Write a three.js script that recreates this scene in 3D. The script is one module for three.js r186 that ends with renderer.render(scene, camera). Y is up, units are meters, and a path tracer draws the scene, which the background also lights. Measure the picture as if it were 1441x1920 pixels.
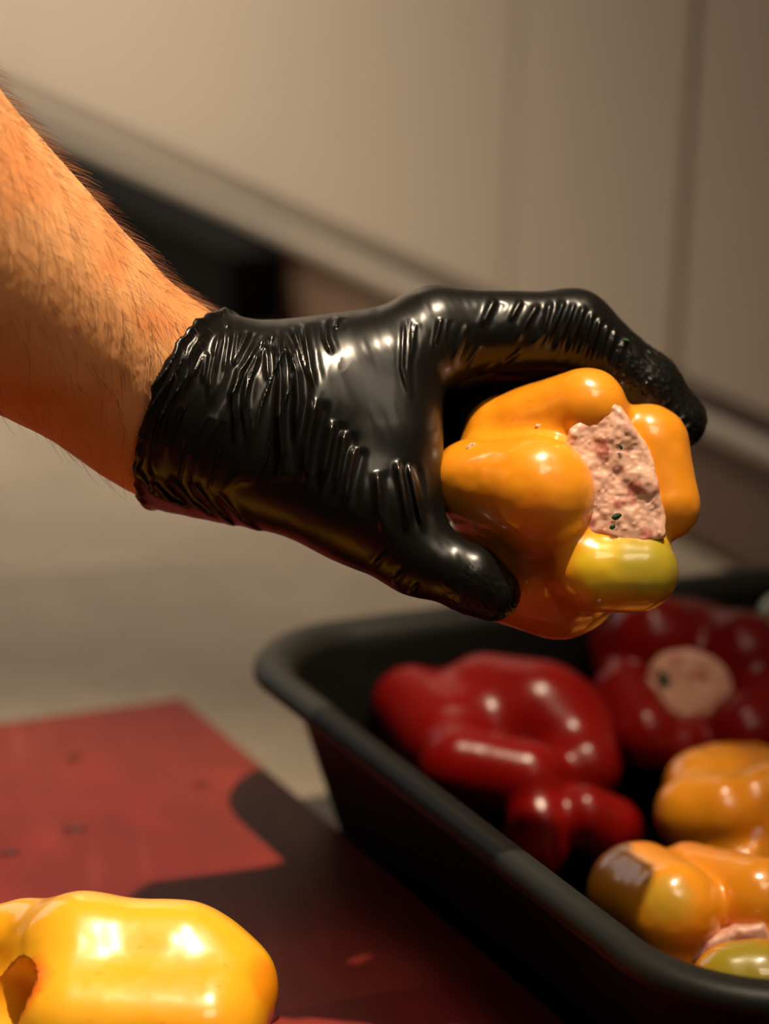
import * as THREE from 'three';
import { RectAreaLightUniformsLib } from 'three/addons/lights/RectAreaLightUniformsLib.js';
import { RoundedBoxGeometry } from 'three/addons/geometries/RoundedBoxGeometry.js';
import { mergeGeometries } from 'three/addons/utils/BufferGeometryUtils.js';

// ---------------------------------------------------------------- camera, light, exposure
const scene = new THREE.Scene();
const TURN = THREE.MathUtils.degToRad(27);            // the kitchen's axes against the world's
const camera = new THREE.PerspectiveCamera(2 * Math.atan(960 / 5500) * 180 / Math.PI, 1441 / 1920, 0.05, 40);
{
  const right = new THREE.Vector3(...[0.99939, 0.03344, -0.00997]), up = new THREE.Vector3(...[-0.0349, 0.95774, -0.28551]), back = new THREE.Vector3(...[0, 0.28569, 0.95832]);
  camera.quaternion.setFromRotationMatrix(new THREE.Matrix4().makeBasis(right, up, back));
  camera.position.set(...[0, 0.44283, 0.88166]);
  camera.focus = 0.895;
  camera.userData.fStop = 5.0;
}
const renderer = new THREE.WebGLRenderer();
renderer.toneMapping = THREE.LinearToneMapping;
renderer.toneMappingExposure = 1.0;
renderer.shadowMap.enabled = true;
scene.background = new THREE.Color(0.62, 0.72, 0.85);
RectAreaLightUniformsLib.init();
const kitchen = (x, y, z) => new THREE.Vector3(x * Math.cos(TURN) + z * Math.sin(TURN), y, -x * Math.sin(TURN) + z * Math.cos(TURN));
const LAMP_AT = new THREE.Vector3(0.17, 1.48, 0.01), LAMP_AIM = new THREE.Vector3(-0.10, 0.12, 0.0);  // out-of-view lamp placed to light the arm and hand from above
const WASH_AT = kitchen(-0.05, 1.48, -1.62), WASH_AIM = kitchen(0.40, 0.25, -1.45);  // out-of-view lamp placed to brighten the panelled wall
for (const [at, aim, i, deg, soft, color] of [[LAMP_AT, LAMP_AIM, 12, 13, 0.9, [1.0, 0.80, 0.56]], [WASH_AT, WASH_AIM, 14, 42, 1.5, [1.0, 0.84, 0.66]]]) {
  const spot = new THREE.SpotLight(new THREE.Color(...color), i, 0, THREE.MathUtils.degToRad(deg), 0.9, 2), d = aim.clone().sub(at).normalize();
  spot.name = 'unseen_spot_lamp_light'; spot.position.copy(at).addScaledVector(d, 0.014); spot.target.position.copy(aim); spot.castShadow = true; spot.shadow.radius = soft;
  scene.add(spot, spot.target);
}
// daylight through the unseen end window, and the unseen panel light on the ceiling
const PANEL_AT = kitchen(0.03, 1.60, 0.92), PANEL = 0.55;
for (const [at, to, w, h, i, color] of [[kitchen(-0.40, 0.95, -2.24), kitchen(-0.40, 0.95, -3.24), 1.1, 0.96, 3.0, [1.0, 0.90, 0.78]], [PANEL_AT.clone().add(new THREE.Vector3(0, -0.012, 0)), PANEL_AT.clone().add(new THREE.Vector3(0.001, 1, 0)), PANEL, PANEL, 36, [1.0, 0.82, 0.60]]]) {
  const l = new THREE.RectAreaLight(new THREE.Color(...color), i, w, h);
  l.name = i > 10 ? 'unseen_panel_lamp_light' : 'unseen_window_daylight'; l.position.copy(at); l.lookAt(to); scene.add(l);
}

// ---------------------------------------------------------------- helpers
let seed = 20240;
const rnd = () => { seed = (seed * 1664525 + 1013904223) >>> 0; return seed / 4294967296; };
const clamp = (x, a, b) => x < a ? a : x > b ? b : x, mix = (a, b, t) => a + (b - a) * t;
const smooth = (a, b, x) => { const t = clamp((x - a) / (b - a), 0, 1); return t * t * (3 - 2 * t); };
function hash(i, j, k) { let h = Math.imul(i, 374761393) ^ Math.imul(j, 668265263) ^ Math.imul(k, 1274126177); h = Math.imul(h ^ (h >>> 13), 1103515245); return ((h ^ (h >>> 16)) >>> 0) / 4294967296; }
function noise(x, y, z) {                              // value noise, -1..1
  const i = Math.floor(x), j = Math.floor(y), k = Math.floor(z); let u = x - i, v = y - j, w = z - k;
  u = u * u * (3 - 2 * u); v = v * v * (3 - 2 * v); w = w * w * (3 - 2 * w);
  const a = mix(mix(hash(i, j, k), hash(i + 1, j, k), u), mix(hash(i, j + 1, k), hash(i + 1, j + 1, k), u), v);
  const b = mix(mix(hash(i, j, k + 1), hash(i + 1, j, k + 1), u), mix(hash(i, j + 1, k + 1), hash(i + 1, j + 1, k + 1), u), v);
  return mix(a, b, w) * 2 - 1;
}
const fbm = (x, y, z) => noise(x, y, z) * 0.55 + noise(x * 2.1, y * 2.1, z * 2.1) * 0.3 + noise(x * 4.3, y * 4.3, z * 4.3) * 0.15;
const std = (o) => new THREE.MeshStandardMaterial(o), phys = (o) => new THREE.MeshPhysicalMaterial(o);
const lin = (r, g, b) => new THREE.Color().setRGB(r, g, b);
function mesh(name, geo, mat, parent, label) {
  const m = new THREE.Mesh(geo, mat); m.name = name; m.castShadow = m.receiveShadow = true;
  if (label) m.userData.label = label;
  parent.add(m); return m;
}
function tag(o, label, category, group, kind) { o.userData.label = label; o.userData.category = category; if (group) o.userData.group = group; if (kind) o.userData.kind = kind; return o; }
function thing(name, at, turn, label, category, group) {
  const g = new THREE.Group(); g.name = name; g.position.copy(at); g.rotation.y = turn; scene.add(g);
  return tag(g, label, category, group);
}
function structure(o) { o.userData.kind = 'structure'; return o; }
const box = (x0, x1, y0, y1, z0, z1, r = 0) => (r ? new RoundedBoxGeometry(x1 - x0, y1 - y0, z1 - z0, 3, r) : new THREE.BoxGeometry(x1 - x0, y1 - y0, z1 - z0)).translate((x0 + x1) / 2, (y0 + y1) / 2, (z0 + z1) / 2);

// a cone with round ends: [ax, ay, az, ra, bx, by, bz, rb]
function coneOf(c) {
  const [ax, ay, az, r1, bx, by, bz, r2] = c, x = bx - ax, y = by - ay, z = bz - az, l2 = x * x + y * y + z * z, rr = r1 - r2, a2 = l2 - rr * rr, il2 = 1 / l2;
  return (px, py, pz) => {
    const qx = px - ax, qy = py - ay, qz = pz - az, yy = qx * x + qy * y + qz * z, zz = yy - l2;
    const ex = qx * l2 - x * yy, ey = qy * l2 - y * yy, ez = qz * l2 - z * yy, x2 = ex * ex + ey * ey + ez * ez, y2 = yy * yy * l2, z2 = zz * zz * l2;
    const k = Math.sign(rr) * rr * rr * x2;
    if (Math.sign(zz) * a2 * z2 > k) return Math.sqrt(x2 + z2) * il2 - r2;
    if (Math.sign(yy) * a2 * y2 < k) return Math.sqrt(x2 + y2) * il2 - r1;
    return (Math.sqrt(x2 * a2 * il2) + yy * rr) * il2 - r1;
  };
}
const smin = (a, b, k) => { const h = Math.max(k - Math.abs(a - b), 0) / k; return Math.min(a, b) - h * h * k * 0.25; };
function boundsOf(cones, pad) {
  const b = [1e9, 1e9, 1e9, -1e9, -1e9, -1e9];
  for (const c of cones) for (let e = 0; e < 8; e += 4) for (let i = 0; i < 3; i++) { b[i] = Math.min(b[i], c[e + i] - c[e + 3] - pad); b[3 + i] = Math.max(b[3 + i], c[e + i] + c[e + 3] + pad); }
  return b;
}
// surface of a distance field, meshed on a grid of cells; paint(x, y, z, nx, ny, nz) gives the pigment
function solid(field, b, cell, base, paint) {
  const N = [0, 1, 2].map((i) => Math.ceil((b[3 + i] - b[i]) / cell) + 2), [nx, ny, nz] = N, f = new Float32Array(nx * ny * nz), B = 6, reach = cell * B * 1.05 + 0.0022;
  const at = (i, j, k) => i + nx * (j + ny * k);
  for (let k0 = 0; k0 < nz; k0 += B) for (let j0 = 0; j0 < ny; j0 += B) for (let i0 = 0; i0 < nx; i0 += B) {
    const d = field(b[0] + (i0 + B / 2) * cell, b[1] + (j0 + B / 2) * cell, b[2] + (k0 + B / 2) * cell), far = Math.abs(d) > reach;
    for (let k = k0; k < Math.min(k0 + B, nz); k++) for (let j = j0; j < Math.min(j0 + B, ny); j++) for (let i = i0; i < Math.min(i0 + B, nx); i++)
      f[at(i, j, k)] = far ? d : field(b[0] + i * cell, b[1] + j * cell, b[2] + k * cell);
  }
  const id = new Int32Array(nx * ny * nz).fill(-1), pos = [], nor = [], col = [], idx = [];
  const E = [[0, 1], [2, 3], [4, 5], [6, 7], [0, 2], [1, 3], [4, 6], [5, 7], [0, 4], [1, 5], [2, 6], [3, 7]];
  const v = new Float64Array(8), h = cell * 0.35;
  for (let k = 0; k < nz - 1; k++) for (let j = 0; j < ny - 1; j++) for (let i = 0; i < nx - 1; i++) {
    let s = 0;
    for (let c = 0; c < 8; c++) { v[c] = f[at(i + (c & 1), j + ((c >> 1) & 1), k + (c >> 2))]; if (v[c] < 0) s++; }
    if (s === 0 || s === 8) continue;
    let x = 0, y = 0, z = 0, n = 0;
    for (const [p, q] of E) if ((v[p] < 0) !== (v[q] < 0)) {
      const t = v[p] / (v[p] - v[q]); n++;
      x += (p & 1) + t * ((q & 1) - (p & 1)); y += ((p >> 1) & 1) + t * (((q >> 1) & 1) - ((p >> 1) & 1)); z += (p >> 2) + t * ((q >> 2) - (p >> 2));
    }
    x = b[0] + (i + x / n) * cell; y = b[1] + (j + y / n) * cell; z = b[2] + (k + z / n) * cell;
    let gx = field(x + h, y, z) - field(x - h, y, z), gy = field(x, y + h, z) - field(x, y - h, z), gz = field(x, y, z + h) - field(x, y, z - h);
    const gl = Math.hypot(gx, gy, gz) || 1; gx /= gl; gy /= gl; gz /= gl;
    const d = clamp(field(x, y, z) / Math.max(gl / (2 * h), 0.5), -cell * 0.5, cell * 0.5); x -= gx * d; y -= gy * d; z -= gz * d;
    id[at(i, j, k)] = pos.length / 3; pos.push(x - base.x, y - base.y, z - base.z); nor.push(gx, gy, gz);
    if (paint) { const c = paint(x, y, z, gx, gy, gz); col.push(c[0], c[1], c[2]); }
  }
  for (let k = 1; k < nz - 1; k++) for (let j = 1; j < ny - 1; j++) for (let i = 1; i < nx - 1; i++) {
    const a = f[at(i, j, k)] < 0;
    for (let ax = 0; ax < 3; ax++) {
      const o = (f[ax === 0 ? at(i + 1, j, k) : ax === 1 ? at(i, j + 1, k) : at(i, j, k + 1)]) < 0;
      if (a === o) continue;
      const q = ax === 0 ? [at(i, j - 1, k - 1), at(i, j, k - 1), at(i, j, k), at(i, j - 1, k)] : ax === 1 ? [at(i - 1, j, k - 1), at(i - 1, j, k), at(i, j, k), at(i, j, k - 1)] : [at(i - 1, j - 1, k), at(i, j - 1, k), at(i, j, k), at(i - 1, j, k)];
      const [p0, p1, p2, p3] = q.map((t) => id[t]);
      if (Math.min(p0, p1, p2, p3) < 0) continue;
      if (a) idx.push(p0, p1, p2, p0, p2, p3); else idx.push(p0, p2, p1, p0, p3, p2);
    }
  }
  const g = new THREE.BufferGeometry();
  g.setAttribute('position', new THREE.Float32BufferAttribute(pos, 3)); g.setAttribute('normal', new THREE.Float32BufferAttribute(nor, 3));
  if (paint) g.setAttribute('color', new THREE.Float32BufferAttribute(col, 3));
  g.setIndex(idx); return g;
}
function texture(w, h, fn, srgb = true, repeat) {
  const d = new Uint8Array(w * h * 4);
  for (let y = 0; y < h; y++) for (let x = 0; x < w; x++) { const c = fn(x / w, y / h); for (let i = 0; i < 3; i++) d[(y * w + x) * 4 + i] = clamp(Math.round(c[i] * 255), 0, 255); d[(y * w + x) * 4 + 3] = 255; }
  const t = new THREE.DataTexture(d, w, h); t.magFilter = THREE.LinearFilter; t.minFilter = THREE.LinearMipmapLinearFilter; t.generateMipmaps = true; t.wrapS = t.wrapT = THREE.RepeatWrapping;
  if (srgb) t.colorSpace = THREE.SRGBColorSpace;
  if (repeat) t.repeat.set(...repeat);
  t.needsUpdate = true; return t;
}
function flatUV(g, s) { const p = g.attributes.position, u = new Float32Array(p.count * 2); for (let i = 0; i < p.count; i++) { u[2 * i] = p.getX(i) * s; u[2 * i + 1] = p.getZ(i) * s; } g.setAttribute('uv', new THREE.BufferAttribute(u, 2)); return g; }

// ---------------------------------------------------------------- the room
const FLOOR = -0.90, TOP = 1.62;
const wallMat = std({ color: lin(0.30, 0.26, 0.21), roughness: 0.6 });
const panelMat = std({ color: lin(0.60, 0.52, 0.43), roughness: 0.45 });
const gapMat = std({ color: lin(0.10, 0.08, 0.065), roughness: 0.8 });
function roomPiece(name, geo, mat, label, category) { const m = mesh(name, geo, mat, scene); m.rotation.y = TURN; structure(m); tag(m, label, category); return m; }
roomPiece('floor', box(-3.1, 0.55, FLOOR - 0.1, FLOOR, -2.4, 2.1), std({ color: lin(0.16, 0.13, 0.10), roughness: 0.5 }), 'brown kitchen floor under the worktop', 'floor');
roomPiece('ceiling', box(-3.1, 0.55, TOP, TOP + 0.1, -2.4, 2.1), wallMat, 'plain pale ceiling above the worktop', 'ceiling');
roomPiece('wall_left', box(-3.1, -3.0, FLOOR, TOP, -2.4, 2.1), wallMat, 'plain pale wall across the kitchen from the panels', 'wall');
function windowWall(name, z0, a0, a1, y0, y1, label) {   // a wall of four pieces round an opening
  const P = (u, v, lo, hi) => box(u, v, lo, hi, z0, z0 + 0.1);
  return roomPiece(name, mergeGeometries([P(-3.0, a0, FLOOR, TOP), P(a1, 0.412, FLOOR, TOP), P(a0, a1, FLOOR, y0), P(a0, a1, y1, TOP)]), wallMat, label, 'wall');
}
windowWall('wall_back', -2.4, -0.95, 0.15, 0.47, 1.43, 'plain pale end wall behind the black appliance');
roomPiece('wall_front', box(-3.0, 0.412, FLOOR, TOP, 2.0, 2.1), wallMat, 'plain pale wall facing the cut end of the board', 'wall');
[[-0.40, 0.95, -2.35, 1.1, 0.96]].forEach(([x, y, z, w, h], i) => {  // window out of view, placed to light the far part of the panelled wall
  const g = new THREE.Group(); g.name = 'unseen_window_' + (i + 1); scene.add(g); g.position.copy(kitchen(x, y, z)); g.rotation.y = TURN;
  structure(g); tag(g, 'unseen wide white framed window in the end wall', 'window');
  const fm = std({ color: lin(0.7, 0.68, 0.64), roughness: 0.4 }), hw = w / 2, hh = h / 2;
  mesh('window_frame', mergeGeometries([box(-hw, hw, -hh, -hh + 0.05, -0.03, 0.03), box(-hw, hw, hh - 0.05, hh, -0.03, 0.03), box(-hw, -hw + 0.05, -hh + 0.05, hh - 0.05, -0.03, 0.03), box(hw - 0.05, hw, -hh + 0.05, hh - 0.05, -0.03, 0.03)]), fm, g);
  mesh('pane', box(-hw + 0.05, hw - 0.05, -hh + 0.05, hh - 0.05, -0.003, 0.003), phys({ color: 0xffffff, transmission: 1, thickness: 0, roughness: 0 }), g);
});
// panelled wall behind the worktop: panels, a dark grey band, a pale edge strip and a brown upstand
{
  const w = new THREE.Group(); w.name = 'wall_right'; w.rotation.y = TURN; scene.add(w); structure(w); tag(w, 'beige panelled wall behind the worktop with a dark joint', 'wall');
  mesh('backing', box(0.412, 0.55, FLOOR, TOP, -2.4, 2.1), gapMat, w);
  const seams = [-2.3, -1.452, -0.6442, -0.463, 0.30, 1.06, 2.0];
  for (let i = 0; i < seams.length - 1; i++) {
    const a = seams[i] + (i === 3 ? 0.0042 : 0.0005), b = seams[i + 1] - (i === 2 ? 0.0042 : 0.0005), off = i === 2 ? 0.0005 : 0;
    mesh('panel', box(0.40 + off, 0.412, 0.083, TOP, a, b, 0.0012), panelMat, w);
  }
  mesh('grey_band', box(0.406, 0.413, 0.068, 0.083, -2.3, 2.0), std({ color: lin(0.20, 0.17, 0.14), roughness: 0.7 }), w, 'dark grey band under the panels');
  mesh('edge_strip', box(0.396, 0.413, 0.060, 0.068, -2.3, 2.0, 0.0015), std({ color: lin(0.50, 0.43, 0.35), roughness: 0.4 }), w, 'thin pale edge strip');
  mesh('upstand', box(0.402, 0.413, 0, 0.060, -2.3, 2.0), std({ color: lin(0.20, 0.125, 0.085), roughness: 0.55 }), w, 'brown upstand');
}
// worktop
{
  const t = thing('worktop', kitchen(-0.25, FLOOR, -0.5), TURN, 'long beige worktop with faint mottling along the panelled wall', 'worktop');
  const map = texture(1024, 1024, (u, v) => { const a = fbm(u * 9, v * 9, 3), b = fbm(u * 60, v * 60, 9), s = fbm(u * 26, v * 26, 17); const k = 0.59 + 0.09 * a + 0.03 * b + 0.05 * Math.max(0, s); return [k * 1.0, k * 0.915, k * 0.80]; });
  const top = flatUV(box(-0.65, 0.648, -FLOOR - 0.04, -FLOOR, -1.79, 2.2, 0.004), 1);
  mesh('slab', top, std({ map, roughness: 0.45 }), t);
  for (const [x, z] of [[-0.58, -1.7], [0.58, -1.7], [-0.58, 2.1], [0.58, 2.1]]) mesh('leg', box(x - 0.03, x + 0.03, 0, -FLOOR - 0.04, z - 0.03, z + 0.03, 0.004), std({ color: lin(0.3, 0.3, 0.3), roughness: 0.35, metalness: 0.8 }), t);
}
// black appliance by the wall
{
  const t = thing('black_appliance', kitchen(0.381, 0, -1.42), TURN, 'low black box standing against the brown upstand', 'appliance');
  mesh('body', box(-0.021, 0.020, 0.003, 0.050, -0.47, 0.48, 0.004), phys({ color: lin(0.003, 0.003, 0.003), roughness: 0.9, specularIntensity: 0.15 }), t);
  mesh('lid', box(-0.023, 0.0205, 0.050, 0.0545, -0.472, 0.482, 0.002), phys({ color: lin(0.004, 0.004, 0.004), roughness: 0.9, specularIntensity: 0.15 }), t);
  for (const [x, z] of [[-0.015, -0.45], [0.013, -0.45], [-0.015, 0.46], [0.013, 0.46]]) mesh('foot', new THREE.CylinderGeometry(0.005, 0.005, 0.003, 12).translate(x, 0.0015, z), gapMat, t);
}
// panel light on the ceiling, out of view, placed to light the held pepper
{
  const t = thing('unseen_panel_lamp', PANEL_AT, TURN, 'unseen square flat panel lamp on the ceiling lighting the front of the held pepper', 'lamp'), h = PANEL / 2;
  mesh('lamp_frame', mergeGeometries([box(-h - 0.02, h + 0.02, -0.008, 0.02, -h - 0.02, -h), box(-h - 0.02, h + 0.02, -0.008, 0.02, h, h + 0.02), box(-h - 0.02, -h, -0.008, 0.02, -h, h), box(h, h + 0.02, -0.008, 0.02, -h, h)]), std({ color: lin(0.6, 0.6, 0.6), roughness: 0.4 }), t);
  mesh('lamp_diffuser', box(-h, h, 0.0, 0.02, -h, h), std({ color: lin(0.1, 0.1, 0.1), emissive: lin(1, 0.88, 0.7), emissiveIntensity: 2 }), t);
}
// spot lamps under the ceiling, out of view, lighting the hand and the wall
[[LAMP_AT, LAMP_AIM, 'unseen small black ceiling spot lamp placed to light the gloved hand'], [WASH_AT, WASH_AIM, 'unseen small black ceiling spot lamp placed to brighten the panelled wall']].forEach(([at, aim, label], i) => {
  const t = thing(i ? 'unseen_spot_lamp_001' : 'unseen_spot_lamp', at, 0, label, 'lamp', 'unseen ceiling spot lamps');
  const q = new THREE.Quaternion().setFromUnitVectors(new THREE.Vector3(0, -1, 0), aim.clone().sub(at).normalize());
  mesh('lamp_shade', new THREE.LatheGeometry([[0.030, -0.010], [0.034, -0.010], [0.034, 0.06], [0.02, 0.075], [0, 0.075]].map((p) => new THREE.Vector2(...p)), 32), std({ color: lin(0.05, 0.05, 0.05), roughness: 0.4, side: THREE.DoubleSide }), t).quaternion.copy(q);
  mesh('lamp_lens', new THREE.CylinderGeometry(0.018, 0.018, 0.004, 32).translate(0, 0.004, 0), std({ color: 0x000000, emissive: lin(1, 0.85, 0.65), emissiveIntensity: 4 }), t).quaternion.copy(q);
  mesh('stem', new THREE.CylinderGeometry(0.007, 0.007, TOP - at.y - 0.055, 12).translate(0, (TOP - at.y + 0.055) / 2, 0), gapMat, t);
});

// ---------------------------------------------------------------- cutting board
{
  const t = thing('cutting_board', kitchen(-0.134, 0, 0.012), TURN, 'red plastic cutting board under the whole yellow pepper', 'cutting board');
  const map = texture(1024, 1024, (u, v) => {
    const a = fbm(u * 7, v * 7, 5), b = fbm(u * 40, v * 22, 8), sc = Math.max(0, noise(u * 90 + v * 30, v * 14, 4) - 0.35), k = 1 + 0.22 * a + 0.10 * b;
    return [0.47 * k + 0.06 * sc, 0.155 * k * (1 + 0.3 * a) + 0.07 * sc, 0.13 * k + 0.055 * sc];
  });
  mesh('slab', flatUV(box(-0.18, 0.18, 0, 0.02, -0.28, 0.28, 0.003), 1.7), phys({ map, roughness: 0.5, specularIntensity: 0.35 }), t);
}
const drops = [[[-0.10951, 0.0203, -0.11577], 0.0042, 0.0024, 0.4], [[-0.11775, 0.0203, -0.18618], 0.0030, 0.0017, 0.9], [[-0.0664, 0.0203, -0.16319], 0.0022, 0.0014, 0.2], [[-0.12984, 0.0203, -0.09178], 0.0030, 0.0020, 0.2], [[-0.03091, 0.0203, 0.03383], 0.0040, 0.0018, 0.6]];
const dropMat = phys({ color: lin(0.05, 0.002, 0.002), roughness: 0.35, specularIntensity: 0.6 });
const dropLabels = ['largest dark red juice drop on the open part of the red board', 'dark red juice drop between the largest drop and the far board edge', 'smallest dark juice drop by the far corner of the red board', 'dark juice drop behind the cut hollow end of the yellow pepper', 'dark juice drop touching the rounded tip of the yellow pepper'];
drops.forEach(([p, a, b, turn], i) => {
  const g = new THREE.SphereGeometry(1, 24, 12); const q = g.attributes.position;
  for (let k = 0; k < q.count; k++) { const an = Math.atan2(q.getZ(k), q.getX(k)), w = 1 + 0.18 * Math.sin(an * 2 + i) + 0.1 * Math.sin(an * 3 + 2 * i); q.setXYZ(k, q.getX(k) * a * w, q.getY(k) * 0.0006, q.getZ(k) * b * w); }
  g.computeVertexNormals();
  const m = mesh(i ? 'juice_drop_' + String(i).padStart(3, '0') : 'juice_drop', g, dropMat, scene); m.position.set(...p); m.position.y = 0.0204; m.rotation.y = turn;
  tag(m, dropLabels[i], 'drop', 'juice drops on the cutting board');
});

// ---------------------------------------------------------------- black tray
{
  const W = 0.30, L = 0.352, H = 0.08;
  const t = thing('roasting_tray', kitchen(0.019 + W / 2, 0, -0.179 + L / 2), TURN, 'deep black tray with rounded corners holding stuffed peppers', 'tray');
  const ring = (inset, y, r) => { const hx = W / 2 - inset, hz = L / 2 - inset, p = [], n = 14; for (const [sx, sz, a0] of [[1, 1, 0], [-1, 1, 1], [-1, -1, 2], [1, -1, 3]]) for (let k = 0; k <= n; k++) { const a = (a0 + k / n) * Math.PI / 2; p.push([sx * (hx - r) + r * Math.cos(a), y, sz * (hz - r) + r * Math.sin(a)]); } return p; };
  const loft = (rings, capStart, capEnd) => {
    const pos = [], idx = [], n = rings[0].length; for (const r of rings) for (const p of r) pos.push(...p);
    for (let i = 0; i < rings.length - 1; i++) for (let k = 0; k < n; k++) { const a = i * n + k, b = i * n + (k + 1) % n; idx.push(a, a + n, b, b, a + n, b + n); }
    for (const [i, flip] of [[0, capStart], [rings.length - 1, capEnd]]) if (flip !== undefined) { const c = pos.length / 3; pos.push(0, rings[i][0][1], 0); for (let k = 0; k < n; k++) { const a = i * n + k, b = i * n + (k + 1) % n; flip ? idx.push(c, b, a) : idx.push(c, a, b); } }
    const g = new THREE.BufferGeometry(); g.setAttribute('position', new THREE.Float32BufferAttribute(pos, 3)); g.setIndex(idx); g.computeVertexNormals(); return g;
  };
  const m = phys({ color: lin(0.0035, 0.0037, 0.003), roughness: 0.55, specularIntensity: 0.3, side: THREE.DoubleSide });
  mesh('body', loft([ring(0.036, 0.0, 0.030), ring(0.033, 0.003, 0.032), ring(0.0125, 0.072, 0.043), ring(0.0115, 0.0755, 0.044), ring(0.0135, 0.0755, 0.042), ring(0.0150, 0.070, 0.041), ring(0.036, 0.008, 0.030), ring(0.042, 0.0035, 0.026)], false, true), m, t);
  mesh('rim', loft([ring(0.0118, 0.0742, 0.044), ring(0.0015, 0.0728, 0.050), ring(0.0, 0.0738, 0.051), ring(0.0003, 0.0768, 0.051), ring(0.0022, 0.0795, 0.050), ring(0.0065, 0.0800, 0.047), ring(0.0105, 0.0792, 0.045), ring(0.0132, 0.0765, 0.043), ring(0.0142, 0.0735, 0.042)]), phys({ color: lin(0.012, 0.013, 0.011), roughness: 0.45, specularIntensity: 0.55, side: THREE.DoubleSide }), t);
}

// ---------------------------------------------------------------- peppers
const YELLOW = [0.78, 0.30, 0.012], ORANGE = [0.74, 0.20, 0.008], RED = [0.36, 0.010, 0.008], GREEN = [0.42, 0.33, 0.02], PALE = [0.32, 0.34, 0.20];
const skin = phys({ vertexColors: true, roughness: 0.30, clearcoat: 0.75, clearcoatRoughness: 0.10, specularIntensity: 0.9 });
const redSkin = phys({ vertexColors: true, roughness: 0.26, specularIntensity: 0.55 });
const meatMat = phys({ vertexColors: true, roughness: 0.48, clearcoat: 0.35, clearcoatRoughness: 0.3 });
const herbMat = std({ color: lin(0.012, 0.045, 0.014), roughness: 0.6 });
function pepperField(cones, k, bump = 0.0004, hollow) {
  const F = cones.map(coneOf), ks = cones.map((c) => c[8] ?? k);
  return (x, y, z) => {
    let d = F[0](x, y, z); for (let i = 1; i < F.length; i++) d = smin(d, F[i](x, y, z), ks[i]);
    if (Math.abs(d) < 0.006) { d += bump * (fbm(x * 55, y * 55, z * 55) + 0.12 * noise(x * 300, y * 300, z * 300)); }
    if (hollow) d = Math.max(d, hollow(x, y, z));
    return d;
  };
}
// pigment patches, some painting lit or shaded places: [x, y, z, radius, r, g, b]
function tint(base, second, patches = [], scale = 38, seedAt = 0) {
  return (x, y, z) => {
    const n = smooth(-0.35, 0.75, fbm(x * scale + seedAt, y * scale, z * scale)), c = [0, 1, 2].map((i) => mix(base[i], second[i], n));
    for (const [px, py, pz, r, cr, cg, cb] of patches) { const d = Math.hypot(x - px, y - py, z - pz) / r + 0.22 * fbm(x * 120, y * 120, z * 120), w = 1 - smooth(0.45, 1, d); c[0] = mix(c[0], cr, w); c[1] = mix(c[1], cg, w); c[2] = mix(c[2], cb, w); }
    const f = noise(x * 900, y * 900, z * 900) > 0.86 ? 0.72 : 1; c[1] *= f;
    return c;
  };
}
function pepper(name, base, cones, opt, label, group, category = 'pepper') {
  const b = new THREE.Vector3(...base), g = thing(name, b, 0, label, category, group);
  mesh('skin', solid(pepperField(cones, opt.k ?? 0.006, opt.bump, opt.hollow), boundsOf(cones, 0.002), opt.cell ?? 0.0014, b, opt.paint), opt.mat ?? skin, g);
  return g;
}
// meat filling: an outline swept along an axis, broken up by noise
function filling(parent, base, outline, axes, depth, front, cell, seedAt) {
  const [o, u, v, w] = axes, n = outline.length / 2;
  const field = (x, y, z) => {
    const qx = x - o[0], qy = y - o[1], qz = z - o[2], a = qx * u[0] + qy * u[1] + qz * u[2], b = qx * v[0] + qy * v[1] + qz * v[2], c = qx * w[0] + qy * w[1] + qz * w[2];
    let d = 1e9, s = 1;
    for (let i = 0, j = n - 1; i < n; j = i++) {
      const ex = outline[2 * j] - outline[2 * i], ey = outline[2 * j + 1] - outline[2 * i + 1], wx = a - outline[2 * i], wy = b - outline[2 * i + 1], t = clamp((wx * ex + wy * ey) / (ex * ex + ey * ey), 0, 1);
      d = Math.min(d, Math.hypot(wx - ex * t, wy - ey * t));
      const c1 = b >= outline[2 * i + 1], c2 = b < outline[2 * j + 1], c3 = ex * wy > ey * wx; if ((c1 && c2 && c3) || (!c1 && !c2 && !c3)) s = -s;
    }
    d *= s;
    const dome = front(a, b), dz = Math.max(c - dome, -depth - c), r = 0.002;
    let q = Math.min(Math.max(d + r, dz + r), 0) + Math.hypot(Math.max(d + r, 0), Math.max(dz + r, 0)) - r;
    if (Math.abs(q) < 0.006) q += 0.00045 * fbm(x * 170 + seedAt, y * 170, z * 170) + 0.00028 * noise(x * 420, y * 420, z * 420) + 0.0002 * noise(x * 900, y * 900, z * 900) + 0.0007 * Math.max(0, noise(x * 130, y * 130 + seedAt, z * 130) - 0.3);
    return q;
  };
  let R = 0; for (const t of outline) R = Math.max(R, Math.abs(t)); R = R * 1.45 + 0.006;
  const paint = (x, y, z) => {
    const n1 = fbm(x * 150 + seedAt, y * 150, z * 150), n2 = noise(x * 520, y * 520, z * 520 + seedAt), red = smooth(0.28, 0.6, noise(x * 210 + 7, y * 210, z * 210 + seedAt)), fat = smooth(0.25, 0.7, n2);
    const c = [0.72 + 0.10 * n1, 0.40 + 0.09 * n1, 0.29 + 0.07 * n1];
    return [mix(mix(c[0], 0.36, red * 0.6), 0.74, fat * 0.45), mix(mix(c[1], 0.07, red * 0.7), 0.50, fat * 0.45), mix(mix(c[2], 0.05, red * 0.7), 0.39, fat * 0.45)];
  };
  return mesh('meat_filling', solid(field, [o[0] - R, o[1] - R, o[2] - R, o[0] + R, o[1] + R, o[2] + R], cell, base, paint), meatMat, parent, 'pink minced meat filling');
}
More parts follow.
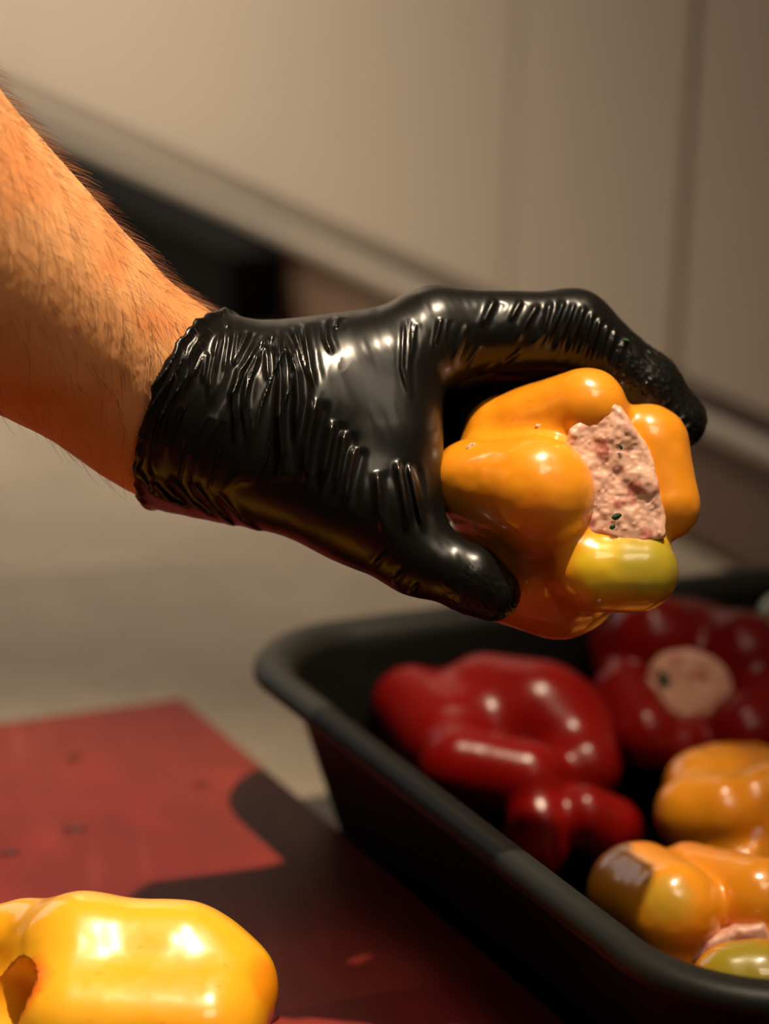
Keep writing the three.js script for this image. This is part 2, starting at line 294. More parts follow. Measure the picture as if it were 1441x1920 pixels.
function fleck(parent, p, size, normal, base, name = 'herb_fleck', mat = herbMat) {
  const s = new THREE.IcosahedronGeometry(1, 1), q = s.attributes.position;
  for (let i = 0; i < q.count; i++) { const k = 0.75 + 0.5 * hash(Math.round(q.getX(i) * 50), Math.round(q.getY(i) * 50), Math.round(q.getZ(i) * 50) + parent.children.length); q.setXYZ(i, q.getX(i) * size * 1.4 * k, q.getY(i) * size * 0.9 * k, q.getZ(i) * size * 0.4 * k); }
  s.computeVertexNormals();
  const m = mesh(name, s, mat, parent); m.position.set(p[0] - base.x, p[1] - base.y, p[2] - base.z); m.quaternion.setFromUnitVectors(new THREE.Vector3(0, 0, 1), new THREE.Vector3(...normal).normalize()); m.rotateZ(rnd() * 6);
  return m;
}
const RIGHT = [0.99939, 0.03344, -0.00997], UPWARD = [-0.0349, 0.95774, -0.28551], TOWARD = [0, 0.28569, 0.95832];

// the pepper in the hand
let heldPepper;
{
  const base = new THREE.Vector3(...[0.05343, 0.14294, 0.00479]);
  const cones = [
    [0.04906, 0.18197, -0.01728, 0.02553, 0.06762, 0.18315, -0.01555, 0.02547],
    [0.02795, 0.19031, -0.00099, 0.01402, 0.04658, 0.19137, 0.01226, 0.01843],
    [0.03979, 0.19903, -0.01819, 0.01627, 0.06124, 0.21468, -0.00408, 0.0128],
    [0.08177, 0.20263, -0.00675, 0.01305, 0.08655, 0.18643, 0.00226, 0.01182],
    [0.06443, 0.16878, 0.01795, 0.01285, 0.0791, 0.16834, 0.016, 0.01222],
    [0.04096, 0.16522, -0.00603, 0.02164, 0.05591, 0.16082, -0.00263, 0.02058],
    [0.0725, 0.17425, -0.00455, 0.01347, 0.07168, 0.19683, -0.01128, 0.01347],
  ];
  heldPepper = pepperField(cones, 0.0062, 0.0007);
  const paint = tint([0.78, 0.27, 0.010], [0.82, 0.34, 0.014], [[...[0.06864, 0.17444, 0.02983], 0.014, 0.66, 0.44, 0.016], [...[0.08141, 0.17353, 0.0228], 0.015, 0.40, 0.30, 0.02], [...[0.05256, 0.1516, 0.01473], 0.026, 0.66, 0.15, 0.008], [...[0.04519, 0.18707, 0.03233], 0.012, 0.80, 0.23, 0.008]], 34, 3);  // yellow patch paints the lit middle of the lobe, red one the shaded underside
  const g = pepper('stuffed_pepper', base.toArray(), cones, { k: 0.0062, bump: 0.0007, cell: 0.0011, paint }, 'orange-yellow stuffed pepper with a green-tinged lobe held in the black glove', 'stuffed peppers');
  const o = [0.07111, 0.1939, 0.00003];
  const outline = [56.2, 25.5, 62.4, 30.4, 67.4, 34.2, 72.3, 32.6, 75.9, 26.3, 79.7, 21.4, 82.5, 14.8, 84.2, 4.9, 86.0, -2.5, 85.5, -8.2, 79.7, -9.9, 75.6, -11.8, 70.7, -9.5, 65.7, -7.4, 60.0, -8.6, 60.5, -2.5, 58.3, 4.9, 55.9, 13.2, 54.5, 18.9].map((t) => t / 1000);
  const c = [70.7, 10.7]; for (let i = 0; i < outline.length; i += 2) { outline[i] -= c[0] / 1000; outline[i + 1] -= c[1] / 1000; }
  filling(g, base, outline, [o, RIGHT, UPWARD, TOWARD], 0.012, (a, b) => 0.0145 - a * 0.10 - 0.06 * b + 0.0016 * fbm(a * 120, b * 120, 2), 0.0007, 11);
  for (const [p, s] of [[[0.07094, 0.18741, 0.02075], 0.0011], [[0.06992, 0.18424, 0.02169], 0.0008], [[0.05715, 0.19246, 0.02342], 0.0014], [[0.07175, 0.20699, 0.01178], 0.0006]]) fleck(g, p, s, TOWARD, base);
  const crumb = std({ color: lin(0.62, 0.40, 0.27), roughness: 0.45 });   // bits of meat stuck to the skin
  for (const [p, s] of [[[0.02624, 0.21766, 0.05138], 0.0009], [[0.02517, 0.21688, 0.05162], 0.0006], [[0.04666, 0.22419, 0.04944], 0.0008], [[0.02819, 0.19419, 0.05838], 0.0007], [[0.03543, 0.18453, 0.06126], 0.0007], [[0.04473, 0.17825, 0.06313], 0.0006], [[0.06649, 0.17358, 0.06452], 0.0006]]) {
    for (let k = 0; k < 300 && heldPepper(...p) > 0.0001; k++) for (let i = 0; i < 3; i++) p[i] -= TOWARD[i] * 0.0003;
    fleck(g, p, s, TOWARD, base, 'meat_crumb', crumb);
  }
}
// the peppers in the tray
const inTray = (x, y, z) => {                           // what the tray's floor and sloping sides leave free
  const lx = x * Math.cos(TURN) - z * Math.sin(TURN), lz = x * Math.sin(TURN) + z * Math.cos(TURN), s = 0.019 + 0.0158 + Math.max(0, 0.0705 - y) * 0.34;
  return Math.max(0.0042 - y, s - lx, (s - 0.019 - 0.179) - lz);
};
const onTray = (x, z) => [x, 0.004, z];
{
  const cones = [
    [0.03949, 0.04, -0.16197, 0.02393, 0.06212, 0.04, -0.16979, 0.0249],
    [...[0.01308, 0.052, -0.17062, 0.01588, 0.02595, 0.046, -0.15071, 0.01845], 0.011],
    [...[0.04111, 0.056, -0.17436, 0.01633, 0.06028, 0.052, -0.16374, 0.02186], 0.011],
    [...[0.0306, 0.046, -0.12506, 0.0149, 0.05502, 0.044, -0.11973, 0.01444], 0.009],
    [...[0.07347, 0.046, -0.15811, 0.01695, 0.07765, 0.042, -0.13855, 0.0139], 0.011],
    [0.07657, 0.034, -0.11131, 0.01127, 0.08581, 0.028, -0.11395, 0.01248],
    [0.05997, 0.032, -0.10708, 0.01162, 0.05925, 0.024, -0.10369, 0.01161],
    [0.03952, 0.03, -0.14359, 0.02001, 0.05226, 0.03, -0.16647, 0.02041],
  ];
  pepper('red_pepper', onTray(0.048, -0.15), cones, { k: 0.006, bump: 0.0004, hollow: inTray, mat: redSkin, paint: tint([0.17, 0.0025, 0.002], [0.22, 0.004, 0.003], [], 30, 1) }, 'glossy whole red pepper lying against the black tray side', undefined);
}
{
  const cones = [
    [0.12197, 0.04605, -0.21572, 0.03559, 0.12622, 0.04275, -0.22517, 0.03589],
    [0.10612, 0.07036, -0.2021, 0.01915, 0.11828, 0.06447, -0.21078, 0.02016],
    [0.14023, 0.06611, -0.20083, 0.01874, 0.14481, 0.05469, -0.19743, 0.0179],
    [0.09411, 0.06466, -0.21084, 0.01218, 0.09782, 0.05811, -0.19845, 0.01374],
    [0.09436, 0.05519, -0.18193, 0.01274, 0.10173, 0.04644, -0.16366, 0.01338],
    [0.11547, 0.04223, -0.16241, 0.01054, 0.11998, 0.04029, -0.17748, 0.01233],
    [0.14022, 0.04652, -0.16891, 0.01548, 0.15042, 0.05116, -0.18072, 0.01603],
  ];
  const base = onTray(0.12, -0.19);
  const g = pepper('stuffed_pepper_001', base, cones, { k: 0.0055, bump: 0.0005, hollow: inTray, mat: redSkin, paint: tint([0.17, 0.0025, 0.002], [0.22, 0.004, 0.003], [], 30, 5) }, 'red stuffed pepper with a round meat filling in the black tray', 'stuffed peppers');
  const o = [0.11829, 0.06023, -0.17717], b = new THREE.Vector3(...base), ol = [];
  for (let k = 0; k < 22; k++) { const a = k / 22 * Math.PI * 2, r = 0.0163 * (1 + 0.05 * Math.sin(a * 3 + 1)); ol.push(r * Math.cos(a), r * Math.sin(a) * 0.98); }
  filling(g, b, ol, [o, RIGHT, UPWARD, TOWARD], 0.012, (x, y) => 0.003 - (x * x + y * y) * 4, 0.0011, 23);
  fleck(g, [0.10869, 0.06458, -0.17554], 0.0024, TOWARD, b);
}
{
  const cones = [
    [0.13076, 0.03326, -0.118, 0.02541, 0.14183, 0.02978, -0.12739, 0.02565],
    [0.11753, 0.04781, -0.1119, 0.01278, 0.13804, 0.04103, -0.13597, 0.01149],
    [0.11433, 0.04326, -0.09489, 0.01413, 0.12423, 0.04551, -0.09034, 0.01368],
    [0.14275, 0.0497, -0.09681, 0.01336, 0.1499, 0.04546, -0.09033, 0.01254],
    [0.1508, 0.03671, -0.07728, 0.01317, 0.14659, 0.03137, -0.07047, 0.01124],
    [0.12391, 0.02819, -0.08518, 0.0114, 0.13296, 0.02506, -0.07903, 0.01135],
  ];
  const base = onTray(0.135, -0.115), b = new THREE.Vector3(...base);
  const g = pepper('stuffed_pepper_002', base, cones, { k: 0.0068, bump: 0.0008, hollow: inTray, paint: tint([0.76, 0.25, 0.008], [0.82, 0.33, 0.012], [], 30, 9) }, 'orange-yellow stuffed pepper with dimpled top beside the red ones', 'stuffed peppers');
  const o = [0.14038, 0.03622, -0.08131], ol = [];
  for (let k = 0; k < 20; k++) { const a = k / 20 * Math.PI * 2, r = 0.0125 * (1 + 0.1 * Math.sin(a * 3)); ol.push(r * Math.cos(a), r * Math.sin(a) * 0.8); }
  filling(g, b, ol, [o, RIGHT, UPWARD, TOWARD], 0.012, (x, y) => 0.003 - (x * x + y * y) * 4, 0.0011, 31);
  fleck(g, [0.13796, 0.03933, -0.07859], 0.0016, TOWARD, b);
}
{
  const cones = [
    [0.10681, 0.03105, -0.02342, 0.0197, 0.11575, 0.03135, -0.02351, 0.0197],
    [0.08874, 0.045, -0.02028, 0.01707, 0.09811, 0.04749, -0.00015, 0.01672],
    [0.10624, 0.04649, -0.02803, 0.01254, 0.12713, 0.04858, -0.00778, 0.01474],
    [0.09489, 0.03332, 0.00721, 0.00799, 0.09915, 0.03096, 0.00791, 0.00833],
    [0.11523, 0.0389, 0.03685, 0.01413, 0.1228, 0.03915, 0.03677, 0.01514],
    [0.14085, 0.03939, 0.00018, 0.01222, 0.13689, 0.03472, 0.00679, 0.01215],
    [0.10817, 0.01662, -0.00869, 0.01418, 0.12589, 0.01721, -0.00886, 0.01418],
  ];
  const base = onTray(0.105, -0.02), b = new THREE.Vector3(...base);
  const green = [0.36, 0.27, 0.016];
  const g = pepper('stuffed_pepper_003', base, cones, { k: 0.0042, bump: 0.0006, hollow: inTray, paint: tint([0.76, 0.24, 0.008], [0.82, 0.32, 0.012], [[...[0.11738, 0.04875, 0.04956], 0.022, ...green], [...[0.09616, 0.0558, 0.01094], 0.011, 0.55, 0.30, 0.02]], 30, 14) }, 'orange stuffed pepper with a yellow-green lobe at the near tray rim', 'stuffed peppers');
  const o = [0.11218, 0.03974, 0.00738], ol = [93.7, -138.2, 98.6, -131.6, 106.9, -127.5, 116.7, -126.7, 119.2, -132.5, 111.8, -136.6, 103.6, -139.0].map((t) => t / 1000), c = [101.9, -133.3];
  for (let i = 0; i < ol.length; i += 2) { ol[i] = (ol[i] - c[0] / 1000) * 1.06; ol[i + 1] = (ol[i + 1] - c[1] / 1000) * 1.06; }
  filling(g, b, ol, [o, RIGHT, UPWARD, TOWARD], 0.012, (x, y) => 0.006 - (x * x + y * y) * 4, 0.0011, 41);
}
pepper('pale_pepper', onTray(0.17, -0.20), [[0.15811, 0.07848, -0.20974, 0.01171, 0.16046, 0.07154, -0.20767, 0.01255], [0.17065, 0.0789, -0.20986, 0.01171, 0.16889, 0.06982, -0.20716, 0.01255], [0.16557, 0.06403, -0.21065, 0.0168, 0.16579, 0.058, -0.20885, 0.0189]], { k: 0.005, cell: 0.002, hollow: inTray, paint: tint([0.26, 0.28, 0.17], [0.32, 0.33, 0.21], [], 30, 21) }, 'pale green pepper behind the red stuffed pepper in the tray');
pepper('olive_pepper', onTray(0.175, -0.185), [[0.15826, 0.03369, -0.17552, 0.01068, 0.15946, 0.02881, -0.17406, 0.01151], [0.16944, 0.03702, -0.17651, 0.01068, 0.16767, 0.02908, -0.17414, 0.01151], [0.16701, 0.02734, -0.18406, 0.01658, 0.16723, 0.02138, -0.18228, 0.01658]], { k: 0.005, cell: 0.002, hollow: inTray, paint: tint([0.30, 0.22, 0.03], [0.36, 0.25, 0.03], [], 30, 27) }, 'olive yellow pepper between the red and orange stuffed peppers');

// the pepper on the board, its cut end hollow
{
  const cones = [
    [-0.08453, 0.047, 0.06574, 0.02278, -0.05028, 0.04534, 0.06623, 0.01823],
    [-0.08725, 0.05738, 0.07099, 0.01806, -0.05818, 0.05665, 0.07121, 0.01548],
    [-0.05579, 0.05537, 0.07055, 0.01485, -0.04124, 0.05231, 0.07772, 0.01347],
    [-0.08762, 0.0468, 0.09606, 0.01669, -0.04822, 0.0466, 0.09612, 0.01638],
    [-0.1269, 0.04987, 0.05445, 0.01218, -0.10736, 0.05573, 0.0527, 0.01053],
    [-0.11922, 0.03401, 0.08526, 0.01664, -0.09364, 0.03487, 0.08501, 0.01664],
  ];
  const hole = ((f) => (x, y, z) => Math.max(-f(x, y, z), 0.0205 - y))(coneOf([-0.13758, 0.0537, 0.09817, 0.01881, -0.10863, 0.05351, 0.09197, 0.01389]));
  pepper('yellow_pepper', [-0.07625, 0.02, 0.06511], cones, { k: 0.014, bump: 0.00035, hollow: hole, paint: tint([0.84, 0.37, 0.010], [0.86, 0.45, 0.022], [[...[-0.10123, 0.0566, 0.09418], 0.013, 0.78, 0.13, 0.006], [...[-0.03012, 0.05608, 0.0839], 0.012, 0.80, 0.27, 0.006], [...[-0.08685, 0.0628, 0.09911], 0.0012, 0.10, 0.02, 0.01], [...[-0.09548, 0.0587, 0.09877], 0.0012, 0.3, 0.03, 0.01]], 26, 33) }, 'bright yellow pepper with a cut hollow end on the red board');  // tip patch paints the shade falling there; deep orange-red patch inside the hollow end
}

// ---------------------------------------------------------------- the arm and the gloved hand
{
  const base = new THREE.Vector3(...[-0.06642, 0.20906, -0.00866]);
  const person = thing('person', base, 0, 'bare hairy forearm with a black gloved hand gripping a stuffed pepper', 'person');
  const armCones = [
    [-0.06642, 0.20906, -0.00866, 0.02526, -0.18145, 0.30369, 0.02991, 0.05292],
    [-0.18145, 0.30369, 0.02991, 0.05292, -0.22315, 0.348, 0.0647, 0.0486],
    [-0.22315, 0.348, 0.0647, 0.0486, -0.26816, 0.39109, 0.0936, 0.0392],
    [-0.04956, 0.20561, -0.00763, 0.02258, -0.06642, 0.20906, -0.00866, 0.02509],
  ];
  const af = armCones.map(coneOf);
  const armShape = (x, y, z) => { let d = af[0](x, y, z); for (let i = 1; i < 4; i++) d = smin(d, af[i](x, y, z), 0.02); return d; };
  const armField = (x, y, z) => { let d = armShape(x, y, z); if (Math.abs(d) < 0.006) d += 0.0006 * fbm(x * 40, y * 40, z * 40) + 0.00012 * noise(x * 700, y * 700, z * 700); return d; };
  const skinPaint = (x, y, z) => { const a = fbm(x * 45, y * 45, z * 45), b = fbm(x * 160, y * 160, z * 160), k = 1 + 0.10 * b; const r = smooth(0.0, 0.7, a + 0.3 * b); return [mix(0.68, 0.62, r) * k, mix(0.32, 0.23, r) * k, mix(0.13, 0.08, r) * k]; };
  const arm = solid(armField, boundsOf(armCones, 0.003), 0.0019, base, skinPaint);
  mesh('forearm', arm, phys({ vertexColors: true, roughness: 0.55, specularIntensity: 0.35, sheen: 0.15, sheenColor: lin(0.9, 0.5, 0.3), sheenRoughness: 0.5 }), person, 'tanned skin');

  // hairs
  {
    const A = armCones[0], ax = new THREE.Vector3(A[0] - A[4], A[1] - A[5], A[2] - A[6]).normalize(), P = arm.attributes.position, Nn = arm.attributes.normal, pos = [], idx = [], col = [];
    const v = new THREE.Vector3(), nrm = new THREE.Vector3(), q = new THREE.Vector3(), side = new THREE.Vector3(), dir = new THREE.Vector3(), c0 = new THREE.Vector3(A[0], A[1], A[2]), toEye = new THREE.Vector3(...TOWARD), upw = new THREE.Vector3(...UPWARD);
    let made = 0;
    for (let tries = 0; tries < 400000 && made < 3600; tries++) {
      const i = Math.floor(rnd() * P.count); v.set(P.getX(i), P.getY(i), P.getZ(i)).add(base); nrm.set(Nn.getX(i), Nn.getY(i), Nn.getZ(i));
      const along = -q.copy(v).sub(c0).dot(ax); if (along < 0.003 || along > 0.17) continue;
      if (nrm.dot(toEye) < -0.45) continue;
      const upness = nrm.dot(upw); if (rnd() > (upness > 0.75 ? 1 : upness > -0.3 ? 0.42 : upness > -0.6 ? 0.25 : 0.05)) continue;
      const len = 0.004 + 0.0065 * rnd(), r0 = 0.000050 + 0.00003 * rnd();
      const cur = (rnd() - 0.5) * 1.6;
      side.crossVectors(nrm, ax).normalize(); if (side.dot(upw) > 0) side.negate();      // round the arm, downwards
      const sw = 0.15 + 1.5 * rnd() + 0.5 * noise(v.x * 60, v.y * 60, v.z * 60), tone = rnd();
      const c = tone < 0.72 ? [0.07 + 0.06 * rnd(), 0.026, 0.009] : [0.42, 0.22, 0.07];
      const n = 5, s0 = pos.length / 3; v.addScaledVector(nrm, -0.0002);
      for (let k = 0; k <= n; k++) {
        const t = k / n; dir.copy(ax).addScaledVector(side, sw * 0.8 + cur * (t - 0.3)).normalize().addScaledVector(nrm, 0.42 * (1 - t) + 0.02);
        const r = r0 * (1 - 0.75 * t), b1 = new THREE.Vector3().crossVectors(dir, nrm).normalize(), b2 = new THREE.Vector3().crossVectors(dir, b1).normalize();
        for (let e = 0; e < 3; e++) { const an = e * 2.0944; pos.push(v.x - base.x + r * (b1.x * Math.cos(an) + b2.x * Math.sin(an)), v.y - base.y + r * (b1.y * Math.cos(an) + b2.y * Math.sin(an)), v.z - base.z + r * (b1.z * Math.cos(an) + b2.z * Math.sin(an))); col.push(...c); }
        if (k < n) for (let e = 0; e < 3; e++) { const a = s0 + k * 3 + e, b = s0 + k * 3 + (e + 1) % 3; idx.push(a, b, a + 3, b, b + 3, a + 3); }
        v.addScaledVector(dir, len / n);
      }
      made++;
    }
    const g = new THREE.BufferGeometry(); g.setAttribute('position', new THREE.Float32BufferAttribute(pos, 3)); g.setAttribute('color', new THREE.Float32BufferAttribute(col, 3)); g.setIndex(idx); g.computeVertexNormals();
    const m = mesh('arm_hair', g, std({ vertexColors: true, roughness: 0.35 }), person, 'short brown and golden arm hair'); m.userData.kind = 'stuff';
  }

  // glove
  const hand = [
    [-0.07969, 0.21368, -0.00691, 0.02868, -0.04958, 0.20641, -0.00787, 0.0266],
    [-0.04982, 0.21282, -0.00978, 0.02041, 0.01152, 0.22987, -0.02322, 0.01316],
    [-0.0506, 0.20637, -0.02456, 0.01872, 0.01358, 0.22323, -0.04419, 0.01347],
    [-0.05102, 0.20055, -0.03326, 0.0172, 0.01054, 0.21305, -0.05994, 0.01302],
    [-0.05122, 0.1957, -0.03807, 0.01644, 0.0074, 0.20191, -0.07123, 0.0125],
    [-0.05069, 0.19967, -0.00065, 0.02196, -0.00513, 0.18507, 0.00892, 0.01688],
    [-0.00513, 0.18507, 0.00892, 0.01655, 0.01109, 0.17142, 0.01717, 0.01054],
    [-0.02112, 0.20787, -0.00622, 0.02337, -0.0019, 0.20823, -0.00424, 0.01099],
    [0.00097, 0.21892, -0.01682, 0.01076, 0.00601, 0.18805, 0.00595, 0.00796],
    [-0.0151, 0.20405, -0.03847, 0.01555, 0.003, 0.18147, -0.03174, 0.01036],
    [-0.00023, 0.22162, -0.00928, 0.01167, 0.00206, 0.20567, 0.00174, 0.0106],
    [0.00776, 0.19252, -0.05799, 0.01697, 0.02398, 0.1864, -0.06243, 0.016],
    [0.00304, 0.17872, -0.04136, 0.01396, 0.01897, 0.17595, -0.05305, 0.01414],
  ], thumb = [
    [0.01111, 0.17094, 0.01731, 0.01054, 0.02683, 0.16669, 0.02379, 0.00983],
    [0.02683, 0.16669, 0.02379, 0.00983, 0.0339, 0.16237, 0.02404, 0.00886],
  ], fingers = [
    [[0.01516, 0.23245, -0.02607, 0.01353, 0.05827, 0.23286, -0.03246, 0.01225], [0.05827, 0.23286, -0.03246, 0.01225, 0.08272, 0.21557, -0.03147, 0.01043], [0.08272, 0.21557, -0.03147, 0.01043, 0.09317, 0.20559, -0.0285, 0.00906]],
    [[0.01441, 0.22445, -0.04664, 0.01385, 0.05751, 0.22314, -0.05877, 0.01262], [0.05751, 0.22314, -0.05877, 0.01262, 0.08143, 0.2048, -0.05957, 0.01093], [0.08143, 0.2048, -0.05957, 0.01093, 0.08957, 0.19007, -0.051, 0.00948]],
    [[0.01144, 0.21261, -0.06189, 0.0134, 0.05203, 0.20758, -0.07709, 0.01255], [0.05203, 0.20758, -0.07709, 0.01255, 0.0761, 0.19068, -0.07414, 0.01078], [0.0761, 0.19068, -0.07414, 0.01078, 0.08122, 0.17808, -0.05995, 0.00942]],
    [[0.00831, 0.20145, -0.07318, 0.01252, 0.04045, 0.19126, -0.08475, 0.01125], [0.04045, 0.19126, -0.08475, 0.01125, 0.05912, 0.17709, -0.08053, 0.00998], [0.05912, 0.17709, -0.08053, 0.00998, 0.06518, 0.16676, -0.06492, 0.00861]],
  ];
  const hf = hand.map(coneOf), tf = thumb.map(coneOf), ff = fingers.map((l) => l.map(coneOf));
  // folds of the thin glove, in millimetres across the hand's plane: [points, width, height]
  const S = [
    [[-54.9, 56.3, -58.2, 46.4, -62.6, 28.0], 1.3, 1.1], [[-57.3, 52.7, -61.8, 39.5, -66.2, 26.3], 1.2, 0.9], [[-61.0, 49.0, -65.6, 36.2, -69.8, 21.4], 1.1, 0.8],
    [[-53.7, 49.0, -54.9, 38.2], 1.0, 0.8], [[-49.9, 55.6, -52.4, 42.3, -53.1, 32.6], 1.2, 1.1], [[-47.3, 55.6, -48.6, 41.6], 1.0, 0.9], [[-44.5, 56.3, -46.5, 42.8], 1.0, 0.8],
    [[-41.7, 56.6, -45.8, 43.6], 1.0, 1.0], [[-36.3, 55.9, -43.9, 42.9, -45.8, 36.0, -44.5, 18.3], 1.1, 1.7], [[-34.6, 56.3, -41.7, 41.6, -42.9, 31.3, -41.7, 20.2], 1.1, 1.1],
    [[-36.9, 54.3, -35.6, 44.9, -35.0, 38.2], 1.0, 0.9], [[-32.8, 57.3, -31.5, 41.6, -31.8, 28.5, -30.5, 8.7], 1.5, 2.0], [[-30.9, 55.1, -26.7, 42.9, -26.1, 34.1, -27.4, 19.6], 1.4, 1.7],
    [[-25.3, 59.2, -22.6, 43.6, -20.5, 36.0], 1.3, 1.1], [[-28.4, 57.9, -25.4, 47.7, -23.4, 40.3], 1.0, 0.8], [[-20.3, 35.4, -22.3, 26.3, -23.3, 20.2, -24.6, 6.6], 1.6, 2.0], [[-15.4, 28.6, -17.0, 18.9, -19.2, 6.6], 1.6, 1.9],
    [[-11.9, 25.5, -13.6, 14.2, -15.4, 4.6], 1.5, 1.7], [[-8.8, 20.6, -10.9, 10.7, -12.3, -0.3], 1.5, 1.7], [[-2.1, 13.2, -1.4, 0.5, 0.1, -7.9], 1.5, 1.6], [[3.9, 16.5, 6.2, 3.8, 8.0, -7.2], 1.4, 1.7],
    [[7.2, 15.5, 9.8, 3.8, 12.4, -7.2], 1.2, 1.6], [[-18.5, 60.2, -17.9, 53.3, -15.7, 47.7], 1.0, 0.9], [[-14.2, 61.2, -15.4, 56.6], 0.9, 0.8], [[-47.8, 55.9, -50.3, 65.8], 0.9, 0.5],
    [[6.2, 60.1, 5.5, 44.9, 7.7, 34.1], 0.9, 0.6], [[8.0, 60.9, 7.2, 43.6, 8.5, 32.9], 0.9, 0.6], [[9.6, 59.2, 8.3, 46.4], 0.8, 0.5], [[17.9, 60.9, 15.1, 49.9], 1.0, 0.7], [[19.7, 60.6, 17.7, 49.4], 0.8, 0.5],
    [[35.0, 67.5, 32.5, 62.5, 30.2, 57.3], 1.4, 1.0], [[43.2, 67.1, 39.1, 59.2], 1.0, 0.8], [[48.6, 65.8, 45.3, 60.6, 41.1, 52.7], 1.2, 0.9], [[52.6, 67.1, 50.1, 56.6, 46.0, 51.0], 1.2, 0.9],
    [[56.9, 67.5, 52.7, 57.6, 49.3, 50.2], 1.2, 1.0], [[60.0, 66.5, 55.9, 55.6, 53.4, 47.7], 1.1, 0.9], [[63.1, 65.8, 59.6, 55.1, 57.5, 46.9], 1.2, 1.1], [[65.7, 63.8, 63.1, 54.0, 60.0, 46.1], 1.1, 1.0],
    [[68.5, 61.9, 65.2, 51.8, 63.3, 44.4], 1.2, 1.1], [[70.7, 60.2, 68.7, 51.8, 66.6, 44.4], 1.1, 1.0], [[73.6, 58.6, 70.7, 50.2, 69.0, 44.4], 1.2, 0.9], [[76.1, 54.3, 73.3, 47.4, 71.5, 42.8], 1.0, 0.7],
    [[37.8, 48.5, 27.6, 40.8], 0.8, 0.5], [[43.5, 51.3, 32.8, 42.8], 0.8, 0.5], [[26.2, 59.2, 21.3, 46.1], 0.9, 0.5], [[30.4, 52.7, 24.6, 44.4], 0.7, 0.4],
    [[85.5, 42.8, 81.4, 38.7, 79.7, 34.6], 0.9, 0.5], [[91.2, 36.2, 87.9, 32.9], 0.9, 0.5], [[96.2, 30.4, 92.1, 28.0, 90.1, 26.3], 0.9, 0.7], [[97.3, 27.1, 93.7, 25.5], 0.8, 0.6],
    [[-75.4, 13.2, -71.7, 5.8, -64.3, 1.6], 1.4, 1.0], [[-71.7, 9.9, -65.9, 3.3, -57.7, 0.0], 1.3, 1.1], [[-65.9, 11.5, -59.3, 2.5, -49.4, -4.1], 1.3, 0.9], [[-59.3, 9.9, -52.7, 0.8, -44.5, -6.6], 1.2, 0.7], [[-51.1, 6.6, -44.5, -2.5, -34.6, -9.1], 1.2, 0.5],
    [[-3.4, -16.8, 1.6, -11.5], 1.0, 0.6], [[2.4, -22.2, 6.5, -17.3], 1.0, 0.7], [[7.3, -25.5, 10.6, -21.4], 0.9, 0.6],
  ];
  const X0 = -85, Y0 = -60, ST = 0.35, NX = 580, NY = 400, relief = new Float32Array(NX * NY);
  for (const [p, w, h] of S) {
    let L = 0; const cum = [0]; for (let i = 2; i < p.length; i += 2) { L += Math.hypot(p[i] - p[i - 2], p[i + 1] - p[i - 1]); cum.push(L); }
    let x0 = 1e9, x1 = -1e9, y0 = 1e9, y1 = -1e9; for (let i = 0; i < p.length; i += 2) { x0 = Math.min(x0, p[i]); x1 = Math.max(x1, p[i]); y0 = Math.min(y0, p[i + 1]); y1 = Math.max(y1, p[i + 1]); }
    for (let j = Math.max(0, Math.floor((y0 - 5 - Y0) / ST)); j < Math.min(NY, (y1 + 5 - Y0) / ST); j++) for (let i = Math.max(0, Math.floor((x0 - 5 - X0) / ST)); i < Math.min(NX, (x1 + 5 - X0) / ST); i++) {
      const x = X0 + i * ST, y = Y0 + j * ST; let best = 1e9, bt = 0, sg = 1;
      for (let k = 0; k + 3 < p.length; k += 2) { const ex = p[k + 2] - p[k], ey = p[k + 3] - p[k + 1], l2 = ex * ex + ey * ey, t = clamp(((x - p[k]) * ex + (y - p[k + 1]) * ey) / l2, 0, 1), d = Math.hypot(x - p[k] - ex * t, y - p[k + 1] - ey * t); if (d < best) { best = d; bt = (cum[k / 2] + t * Math.sqrt(l2)) / L; sg = Math.sign(ex * (y - p[k + 1]) - ey * (x - p[k])); } }
      const taper = smooth(0, 0.16, bt) * (1 - smooth(0.7, 1, bt)) + 0.001, ww = w * (sg > 0 ? 0.62 : 0.95);
      const r = h * taper * Math.exp(-((best / ww) ** 2)) - 0.35 * h * taper * Math.exp(-(((best - 1.8 * w) / w) ** 2)) * (sg > 0 ? 1 : 0.3);
      relief[j * NX + i] += r;
    }
  }
  const O = [0, 0.18, 0];
  const cutC = [-0.06303, 0.20805, -0.00836];
  const gloveField = (x, y, z) => {
    let d = hf[0](x, y, z); for (let i = 1; i < hf.length; i++) d = smin(d, hf[i](x, y, z), 0.014);
    d = smin(d, armShape(x, y, z) - 0.0019, 0.006);
    let t = smin(tf[0](x, y, z), tf[1](x, y, z), 0.004); d = smin(d, t, 0.008);
    let f = 1e9; for (const l of ff) { const a = smin(smin(l[0](x, y, z), l[1](x, y, z), 0.005), l[2](x, y, z), 0.004); f = f > 1e8 ? a : smin(f, a, 0.0025); }
    d = smin(d, f, 0.010);
    const qx = x - O[0], qy = y - O[1], qz = z - O[2], u = (qx * RIGHT[0] + qy * RIGHT[1] + qz * RIGHT[2]) * 1000, v = (qx * UPWARD[0] + qy * UPWARD[1] + qz * UPWARD[2]) * 1000, w = (qx * TOWARD[0] + qy * TOWARD[1] + qz * TOWARD[2]) * 1000;
    const cx = x - cutC[0], cy = y - cutC[1], cz = z - cutC[2], cu = cx * RIGHT[0] + cy * RIGHT[1] + cz * RIGHT[2], cv = cx * UPWARD[0] + cy * UPWARD[1] + cz * UPWARD[2], cw = cx * TOWARD[0] + cy * TOWARD[1] + cz * TOWARD[2];
    const s = 0.90 * cu - 0.38 * cv + 0.23 * cw + 0.0006 * noise(cv * 300, cw * 300, 1);
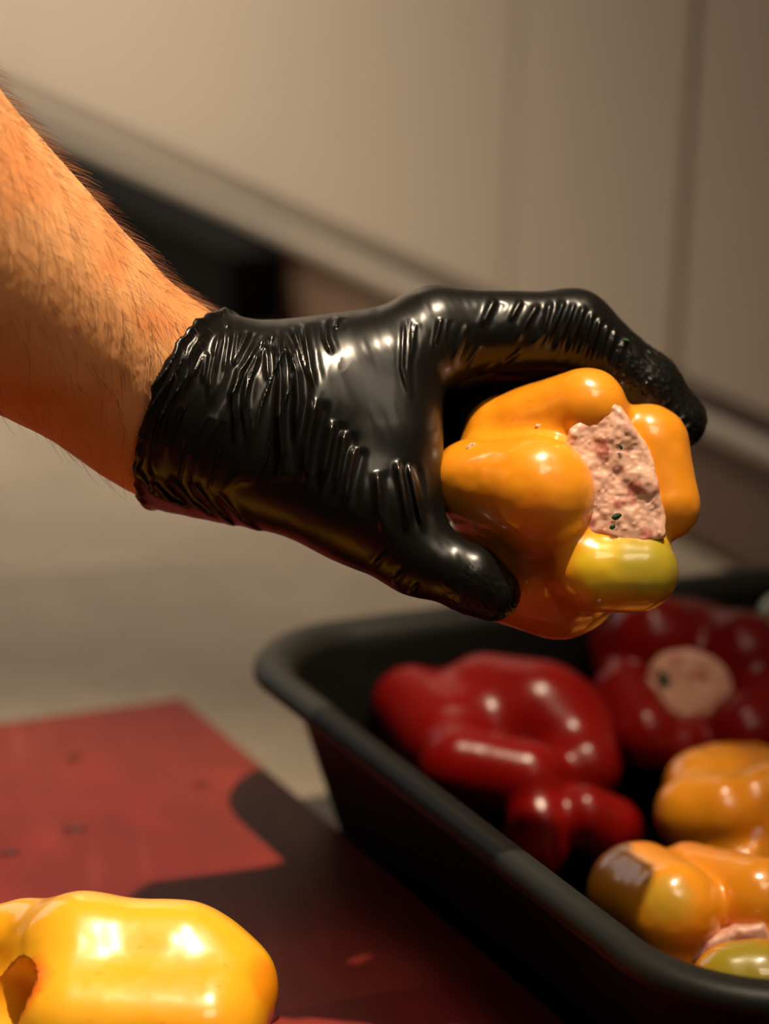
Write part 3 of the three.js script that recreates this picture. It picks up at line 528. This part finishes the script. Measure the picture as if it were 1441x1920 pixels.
    if (Math.abs(d) < 0.006) {
      const gi = (u - X0) / ST, gj = (v - Y0) / ST, i = Math.floor(gi), j = Math.floor(gj);
      if (i >= 0 && j >= 0 && i < NX - 1 && j < NY - 1) { const a = gi - i, b = gj - j, k = j * NX + i; d -= 0.001 * smooth(-22, -4, w) * (mix(mix(relief[k], relief[k + 1], a), mix(relief[k + NX], relief[k + NX + 1], a), b)); }
      d -= 0.0002 * fbm(u * 0.16 + v * 0.05, v * 0.05, w * 0.06);
      const a1 = u * 0.93 - v * 0.37, a2 = u * 0.37 + v * 0.93, fold = 1 - Math.abs(noise(a1 * 0.30 + 0.9 * noise(a1 * 0.05, a2 * 0.05, 3), a2 * 0.045, w * 0.045));   // gathered film at the wrist
      d -= 0.0011 * fold * fold * fold * fold * (1 - smooth(-40, -8, u)) * smooth(0.25, -0.15, noise(u * 0.04, v * 0.05, 7));
      const tip = smooth(66, 80, u) * smooth(-10, 10, v) + 0.7 * smooth(14, 22, u) * smooth(-14, -22, v);   // crinkled film at the fingertip and thumb
      if (tip > 0) d -= tip * (0.00026 * fbm(u * 0.7, v * 0.7, w * 0.7) + 0.00020 * noise((u * 0.75 + v * 0.66) * 1.9, (u * 0.66 - v * 0.75) * 0.5, w * 0.8));
      d -= 0.0008 * Math.exp(-(((s - 0.0012) / 0.0011) ** 2));
    }
    return Math.max(d, -s, 0.0002 - heldPepper(x, y, z));
  };
  const all = [...hand, ...thumb, ...fingers.flat()];
  const gm = phys({ color: lin(0.0035, 0.0035, 0.0033), roughness: 0.30, specularIntensity: 0.65 });
  const glove = mesh('glove', solid(gloveField, boundsOf(all, 0.003), 0.00065, base), gm, person, 'thin wrinkled black disposable glove');
  const crumbMat = std({ color: lin(0.5, 0.36, 0.24), roughness: 0.5 }), leafMat = std({ color: lin(0.03, 0.11, 0.02), roughness: 0.5 });
  fleck(glove, [0.07432, 0.23207, -0.02491], 0.0012, UPWARD, base, 'herb_fleck', leafMat);
  for (const [p, s] of [[[0.07268, 0.23072, -0.02451], 0.0007], [[0.03289, 0.16577, 0.03242], 0.0009], [[0.01556, 0.16894, 0.02938], 0.0009], [[0.028, 0.16561, 0.03351], 0.0006], [[-0.00593, 0.17638, 0.02404], 0.0006]]) fleck(glove, p, s, TOWARD, base, 'meat_crumb', crumbMat);
}

renderer.render(scene, camera);
